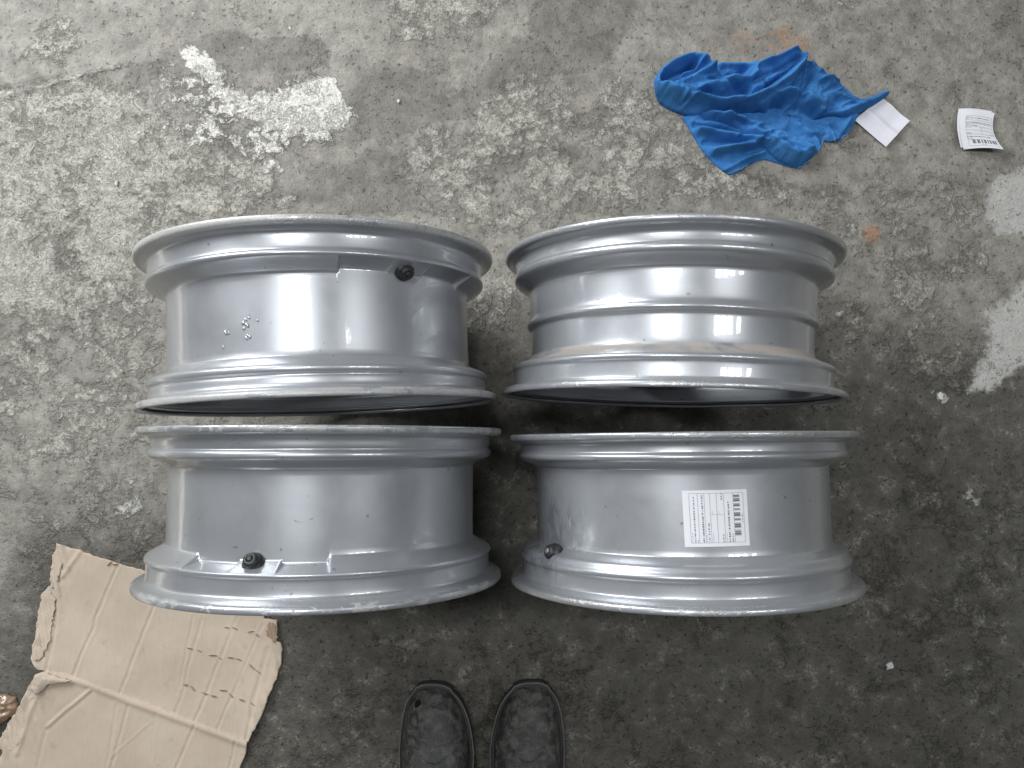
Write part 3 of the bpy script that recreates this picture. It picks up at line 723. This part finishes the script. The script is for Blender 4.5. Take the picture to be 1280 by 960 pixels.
    for L, z in (([(1003, 77), (1020, 86), (1040, 99), (1058, 113), (1072, 124.5)], .006), ([(1022, 191), (1026, 182), (1031, 172), (1036, 160)], .013), ([(1041, 164), (1043, 172), (1045, 178)], .0125), ([(1047, 178), (1058, 168), (1068, 156)], .004), ([(998, 210), (1005, 206), (1016, 197)], .006), ([(910, 217), (925, 212), (938, 205)], .005), ([(1103, 118), (1108, 112), (1111, 108)], .004)):
        P = [(*unproj(a, b, z), z) for a, b in L]
        Q = []
        for a, b in zip(P[:-1], P[1:]):
            for k in range(5): Q.append([a[i] + (b[i] - a[i]) * k / 5 + (rs.gauss(0, .0007)) for i in range(3)])
        V, F = tube(Q, .0008, 5); mesh('frayed_hem', [(v[0] - ox, v[1] - oy, v[2]) for v in V], F, M_STITCH, root)
build_cloth()

# ------------------------------------------------------------------ papers on the floor
def quad_map(P, u, v):
    (a, b, c, d) = P      # a (0,0) b (1,0) c (1,1) d (0,1)
    return [(a[i] * (1 - u) + b[i] * u) * (1 - v) + (d[i] * (1 - u) + c[i] * u) * v for i in (0, 1)]
P = pts([(1107, 184), (1136, 152), (1102, 122), (1068, 150)], .003)
def tagf(u, v):
    x, y = quad_map(P, u, v); z = .0035 + .0042 * math.exp(-((u - .42) / .10) ** 2) + .004 * max(0, u - .6) + .003 * max(0, .3 - v)
    return (x, y, z + .0009 * math.sin(9 * v + 2) * u)
V, F = grid_sheet(tagf, 30, 30); o = mesh('paper_tag', V, F, M_PAPER); tag(o, 'blank white creased paper square poking out from under the blue cloth', 'paper')
P2 = pts([(1203.5, 187.5), (1250, 189.5), (1243.5, 141), (1202, 138)], .006)
def curl(u, v, dz=0, sx=0, sy=0):
    x, y = quad_map(P2, u, v); w = math.sin(math.pi * v)
    x += -.0080 * w + sx; y += sy + .002 * math.sin(math.pi * u)
    z = .0035 + .013 * (1 - v) ** 2 * (.4 + .6 * u) + .007 * (1 - u) * w + .004 * v * u + .0022 * math.sin(3.1 * u + 1.2 * v)
    return (x, y, z + dz)
lab = empty('fallen_label', (0, 0, 0)); tag(lab, 'curled white printed barcode label lying alone on the floor', 'paper')
c0 = curl(.5, .5); lab.location = (c0[0], c0[1], 0)
def rel(p): return (p[0] - c0[0], p[1] - c0[1], p[2])
V, F = grid_sheet(lambda u, v: rel(curl(u, v, -.0016, -.0040, .004)), 20, 20); mesh('backing_sheet', V, F, M_PAPER, lab)
V, F = grid_sheet(lambda u, v: rel(curl(u, v)), 24, 24); fr = mesh('printed_sheet', V, F, M_LABEL, lab)
# same layout turned upright: the barcode runs along the bottom
add_print(fr, lambda u, v: rel(curl(.10 + .9 * v, 1 - (.06 + .94 * u), .0004)), 8)

# ------------------------------------------------------------------ cardboard
def build_cardboard():
    root = empty('cardboard_sheet', (*unproj(190, 850), 0)); ox, oy = root.location[0], root.location[1]
    tag(root, 'flattened torn brown cardboard with creases, half under a wheel rim', 'cardboard')
    up = [(73, 679), (110, 691), (150, 704), (200, 719), (260, 737), (333, 760), (330, 772), (347, 776), (346, 800), (352, 802), (353, 816), (352, 832), (344, 852), (338, 866), (332, 884), (322, 905), (311, 927),
          (280, 916), (245, 903), (205, 888), (165, 873), (130, 861), (100, 848), (75, 842), (50, 836), (41, 823), (45, 806), (50, 790), (49, 768), (56, 752), (52, 744), (62, 734), (70, 726), (68, 708)]
    dn = [(50, 840), (62, 836), (82, 840), (100, 846), (130, 858.5), (165, 870.5), (205, 885.5), (245, 900.5), (280, 913.5), (311, 925), (308, 942), (299, 962), (286, 1000), (-30, 1000), (-8, 965), (8, 938), (2, 926), (12, 908), (24, 890), (33, 872), (38, 858)]
    P_up = rough_poly(pts(up), .006, .0010, 4); P_dn = rough_poly(pts(dn), .012, .0005, 5)
    left_up = pts([(73, 679), (68, 720), (50, 765), (47, 800), (41, 823), (50, 836)]); left_dn = pts([(50, 842), (38, 860), (24, 890), (2, 926), (-8, 965)])
    right_up = pts([(346, 776), (352, 815), (338, 866), (311, 927)])
    def crum(x, y, L, reach, amp, seed):
        d = line_dist(x, y, L); k = sstep(reach, 0, d)
        return amp * k * (np.abs(fbm(x + y * .35, y * .25, 70, seed, 3) - .5) * 3.2 + .6 * np.abs(fbm(x, y, 45, seed + 3, 3) - .5)) 
    def creases(x, y, C):
        z = 0
        for L, w, a in C:
            xx = x + (fbm(x, y, 30, 77) - .5) * .006; w = w * .8; a = a * .75; d = line_dist(xx, y, pts(L)); z = z - a * np.exp(-(d / w) ** 2) + a * .3 * np.exp(-((d - 2.4 * w) / (1.6 * w)) ** 2)
        return z
    CU = [([(150, 704), (93, 846)], .0022, .0020), ([(195, 755), (152, 866)], .0022, .0016), ([(243, 770), (226, 858)], .0018, .0012), ([(254, 772), (222, 890)], .0022, .0012), ([(297, 770), (245, 900)], .0022, .0016), ([(330, 780), (290, 870), (272, 912)], .002, .0014), ([(100, 690), (80, 720)], .004, -.002), ([(335, 810), (315, 890), (308, 925)], .003, .0018), ([(60, 836), (72, 780), (70, 730)], .003, .0014)]
    CD = [([(148, 880), (128, 1000)], .0022, .0010), ([(163, 880), (150, 925), (130, 1000)], .0022, .0016), ([(245, 905), (205, 1000)], .0022, .0016), ([(296, 925), (278, 1000)], .002, .0016), ([(115, 862), (85, 885), (62, 907)], .0028, -.0024), ([(62, 907), (40, 1000)], .0025, .0012), ([(190, 900), (140, 945)], .002, -.0007), ([(55, 850), (25, 940)], .004, -.002)]
    def h_up(x, y, d):
        z = .0046 + .0035 * (fbm(x, y, 5, 90) - .45) + .0012 * (fbm(x, y, 22, 91) - .5) + creases(x, y, CU)
        z = z + crum(x, y, left_up, .045, .0055, 92) + crum(x, y, right_up, .02, .004, 95)
        return np.maximum(z, .0042)
    def h_dn(x, y, d):
        z = .0060 + .0035 * (fbm(x, y, 5, 100) - .45) + .0012 * (fbm(x, y, 22, 101) - .5) + creases(x, y, CD)
        z = z + crum(x, y, left_dn, .055, .0060, 102) + .0032 * np.exp(-(line_dist(x, y, pts([(50, 842), (100, 850), (165, 875), (311, 929)])) / .006) ** 2)
        return np.maximum(z, .0042)
    for P, h in ((P_up, h_up), (P_dn, h_dn)):
        V, F = sheet_data(P, .0022, h, .0042); mesh('panel', [(x - ox, y - oy, z) for x, y, z in V], F, M_CARD, root)
    # torn corner folded over at the crease, ragged liner strips along the torn edge
    fl = [(48, 842), (58, 838), (75, 842), (98, 849), (80, 851), (66, 853), (58, 862), (50, 866), (43, 858)]
    V, F = sheet_data(rough_poly(pts(fl), .004, .0008, 6), .0016, lambda x, y, d: .0125 + .006 * (fbm(x, y, 60, 110, 3) - .5) + .004 * np.sqrt(np.clip(d / .01, 0, 1)), .002)
    mesh('torn_flap', [(x - ox, y - oy, z) for x, y, z in V], F, M_CARD, root)
    for k, fl in enumerate(([(50, 764), (57, 746), (66, 738), (73, 748), (69, 775), (66, 800), (56, 822), (43, 824), (48, 795)], [(71, 690), (76, 684), (82, 700), (75, 725), (68, 735), (66, 720)], [(20, 893), (34, 872), (48, 866), (40, 900), (22, 938), (3, 932), (8, 912)], [(344, 778), (338, 776), (333, 790), (345, 802), (348, 800)])):
        V, F = sheet_data(rough_poly(pts(fl), .003, .0013, 8 + k), .0014, lambda x, y, d: .0072 + .0065 * np.abs(fbm(x * .97 + y * .22, y * .08 - x * .02, 230, 120 + k, 3) - .5) + .003 * (fbm(x, y, 30, 125 + k, 2) - .5), .001)
        mesh('torn_liner', [(x - ox, y - oy, z) for x, y, z in V], F, M_CARD if k != 3 else M_CARDIN, root)
    # staple tears: a lifted sliver of liner over the brown core
    T = [(283, 785, .2), (293, 786, -.1), (313, 790, .5), (321, 795, -.3), (237, 811, .1), (249, 814, -.1), (266, 820, .3), (274, 823, -.2), (288, 823, .2), (298, 825, 0), (314, 834, -.5), (322, 840, -.4),
         (232, 857, .3), (240, 861, -.6), (256, 868, 0), (267, 871, .1), (279, 864, .2), (288, 870, -.6), (302, 876, -.1), (315, 881, -.4), (137, 705, 1.1), (144, 706, .4)]
    for px, py, an in T:
        x, y = unproj(px, py, .007); L = rs.uniform(.005, .0085); wd = rs.uniform(.0008, .0017); ca, sa = math.cos(an - .3), math.sin(an - .3)
        zz = float(h_up(np.array([x]), np.array([y]), None)[0])
        def loc(u, v, z): return (x + u * ca - v * sa - ox, y + u * sa + v * ca - oy, zz + z)
        V = [loc(-L, 0, .0006), loc(-L * .3, -wd, .0006), loc(L * .5, -wd * .8, .0006), loc(L, 0, .0006), loc(L * .3, wd * .5, .0006), loc(-L * .4, wd * .5, .0006)]
        t = mesh('staple_tear', V, [(0, 1, 2, 3, 4, 5)], M_CARDIN, root, False)
        V = [loc(-L, wd * .2, .0008), loc(L * .9, wd * .2, .0008), loc(L * .6, wd * 1.3, .0024), loc(0, wd * 1.7, .0034), loc(-L * .6, wd * 1.2, .0026)]
        mesh('lifted_sliver', V, [(0, 1, 2, 3, 4)], M_CARD, t, False)
build_cardboard()

# ------------------------------------------------------------------ crumpled tape by the cardboard
P = rough_poly(pts([(-45, 880), (-10, 866), (10, 867), (19, 871), (24, 882), (26, 890), (20, 893), (12, 899), (2, 905), (-20, 915), (-45, 910)]), .006, .001, 12)
def h_tape(x, y, d):
    a = np.abs(fbm(x, y, 38, 130, 2) - .5) * 2; b = np.abs(fbm(x, y, 80, 133, 2) - .5) * 2
    return .002 + .022 * np.sqrt(np.clip(d / .022, 0, 1)) * (.35 + 1.0 * a) + .010 * b
o = sheet('crumpled_tape', P, .0022, h_tape, M_TAPE, None, .004); tag(o, 'crumpled glossy brown packing tape wad beside the torn cardboard', 'packing tape')

# ------------------------------------------------------------------ work shoes
HW = [(0, .006), (.002, .016), (.006, .0245), (.012, .0315), (.020, .0380), (.032, .0445), (.050, .0505), (.075, .0555), (.105, .0585), (.135, .0575), (.165, .0520), (.195, .0465), (.225, .0440), (.255, .0430), (.275, .0390), (.288, .0300), (.296, .0170), (.299, .006)]
TOPZ = [(0, .030), (.004, .040), (.012, .050), (.030, .060), (.055, .066), (.090, .071), (.115, .079), (.140, .092), (.170, .104), (.200, .108), (.255, .110), (.285, .106), (.299, .075)]
def itp(T, v): return float(np.interp(v, [a for a, _ in T], [b for _, b in T]))
def make_shoe(px, py, ang, side, label):
    x, y = unproj(px, py, .03)
    root = empty('work_shoe', (x, y, 0), ang); tag(root, label, 'shoe', 'pair of worn black work shoes')
    def bend(d): return side * .010 * math.sin(min(1, d / .28) * math.pi)       # inward sweep of the last
    # sole: outline with a welt standing proud of the upper
    ds = sorted(set([d for d, _ in HW] + [k * .01 for k in range(30)]))
    outl = [(itp(HW, d) + .0035, -d) for d in ds]
    ring = [(bend(-q) + w, q) for w, q in outl] + [(bend(-q) - w, q) for w, q in outl[::-1]]
    ring = [(a, b + (.0035 if b > -.01 else 0)) for a, b in ring]
    V, F = [], []; n = len(ring); lev = [(.001, .96), (.006, 1.0), (.021, 1.0), (.0245, .985), (.0250, .93)]
    for z, s in lev:
        for a, b in ring:
            cx = bend(-b); V.append((cx + (a - cx) * s, -.15 + (b + .15) * (1 - (1 - s) * .4), z + .010 * max(0, 1 - (-b) / .06) ** 2 * .7))
    for k in range(len(lev) - 1):
        for i in range(n): F.append((k * n + i, k * n + (i + 1) % n, (k + 1) * n + (i + 1) % n, (k + 1) * n + i))
    F.append(tuple(range(n - 1, -1, -1))); F.append(tuple((len(lev) - 1) * n + i for i in range(n)))
    mesh('sole', V, F, M_SOLE, root)
    def upper(d0, d1, grow, nm, mat, a0=0.0, a1=math.pi, nd=56, na=40, zadd=0.0):
        V, F = [], []
        for i in range(nd + 1):
            d = d0 + (d1 - d0) * i / nd; w = itp(HW, d) - .003 + grow; top = itp(TOPZ, d) + grow + zadd; z0 = .022 + .007 * max(0, 1 - d / .06) ** 2
            for j in range(na + 1):
                q = a0 + (a1 - a0) * j / na; c, s = math.cos(q), math.sin(q)
                xx = w * math.copysign(abs(c) ** .72, c); zz = z0 + (top - z0) * abs(s) ** .80
                cr = 0
                if .075 < d < .15: cr = .0016 * math.sin((d - .075) / .075 * 5 * math.pi + 1.2 * math.sin(3 * q)) * s   # flex creases
                V.append((bend(d) + xx, -d, zz + cr))
        for i in range(nd):
            for j in range(na): b = i * (na + 1) + j; F.append((b, b + 1, b + na + 2, b + na + 1))
        return mesh(nm, V, F, mat, root)
    upper(0, .299, 0, 'upper', M_LEATHER)
    # smooth vamp panel over the toes with a stitched edge
    V, F = [], []; E = []
    for i in range(25):
        for j in range(33):
            u, v = i / 24, j / 32; q = 2 * math.pi * v
            d = .066 + .041 * u * -math.cos(q); lat = .0335 * u * math.sin(q) * (1 + .12 * math.cos(q))
            w = itp(HW, d) - .003; top = itp(TOPZ, d); c = max(-1, min(1, lat / w)); cc = math.copysign(abs(c) ** (1 / .72), c); s = math.sqrt(max(0, 1 - cc * cc))
            z0 = .022; p = (bend(d) + lat, -d, z0 + (top - z0) * s ** .80 + .0008 - .0006 * (u > .97))
            V.append(p)
            if i == 24: E.append((p[0], p[1], p[2] + .0001))
    for i in range(24):
        for j in range(32): b = i * 33 + j; F.append((b, b + 33, b + 34, b + 1))
    vp = mesh('vamp_panel', V, F, M_LEATHER, root)
    V, F = tube(E, .0006, 5); mesh('stitched_edge', V, F, M_LEATHER, vp)
    # welt band round the toe
    E = [(bend(-b) + (a - bend(-b)) * .985, b - .001, .0262 + .007 * max(0, 1 - (-b) / .06) ** 2) for a, b in ring if b > -.19]
    k0 = next(i for i in range(1, len(E)) if E[i][1] > E[i - 1][1] and E[i][0] < 0) if False else None
    half = len(E) // 2; E = E[:half][::-1] + E[half:][::-1]
    V, F = tube(E, .0016, 6); mesh('welt', V, F, M_WELT, root)
    # tongue strap and collar
    V, F = [], []
    for i in range(9):
        for j in range(15):
            d = .118 + .030 * i / 8 + .010 * math.cos((j / 14 - .5) * 3.0); q = .62 + (math.pi - 1.24) * j / 14
            w = itp(HW, d) - .003; top = itp(TOPZ, d); c, s = math.cos(q), math.sin(q)
            V.append((bend(d) + w * math.copysign(abs(c) ** .72, c), -d, .022 + (top - .022) * s ** .8 + .0035))
    for i in range(8):
        for j in range(14): b = i * 15 + j; F.append((b, b + 1, b + 16, b + 15))
    mesh('tongue', V, F, M_LEATHER, root)
    C = [(bend(.215) + .033 * math.sin(2 * math.pi * k / 36), -.222 + .055 * math.cos(2 * math.pi * k / 36), .1085) for k in range(37)]
    V, F = tube(C, .007, 8); mesh('collar', V, F, M_LEATHER, root)
    V = [(p[0], p[1], .1105) for p in C[:-1]]; mesh('lining', V, [tuple(range(36))], M_LINING, root, False)
    return root
make_shoe(541, 857, math.radians(-1.5), 1, 'worn black leather work shoe with a dark hole in its toe, nearer the cardboard')
make_shoe(664, 855, math.radians(1.5), -1, 'worn dusty black leather work shoe, the one farther from the cardboard')
# dark worn-through spot on one toe is a small patch of missing leather
sh = bpy.data.objects['work_shoe']
V, F = lathe_small([(.0065, 0), (.0062, .0006), (.003, .0008), (.0004, .0008)], 14)
o = mesh('worn_hole', [(x * .8 - .021, y * 1.2 - .024, z + .0535) for x, y, z in V], F, M_LINING, sh); 

# ------------------------------------------------------------------ flakes of white paint on the concrete
def flake(px, py, size, label, seed):
    r = random.Random(seed); n = 9; x, y = unproj(px, py)
    ring = [(size * r.uniform(.55, 1.1) * math.cos(2 * math.pi * k / n), size * r.uniform(.35, .8) * math.sin(2 * math.pi * k / n)) for k in range(n)]
    V = [(a, b, .0002) for a, b in ring] + [(a * .86, b * .86, .0022 + r.uniform(0, .0012)) for a, b in ring] + [(0, 0, .0030)]
    F = [(k, (k + 1) % n, n + (k + 1) % n, n + k) for k in range(n)] + [(n + k, n + (k + 1) % n, 2 * n) for k in range(n)]
    o = mesh('paint_flake', V, F, M_CHIP, None, False, (x, y, 0)); o.rotation_euler = (0, 0, r.uniform(0, 3)); tag(o, label, 'paint flake', 'white paint flakes on the floor')
flake(1112, 832, .0100, 'white paint flake on dark oily concrete past the barcode-labelled rim', 1)
flake(498, 127, .0045, 'tiny white chip on dark smooth concrete between the white patch and the cloth', 2)
flake(146, 229, .0060, 'small white sliver on the crusty concrete beside the scuffed-lip rim', 3)
flake(1175, 495, .0085, 'white flake on grey concrete beyond the ribbed rim, by the pale patch', 4)
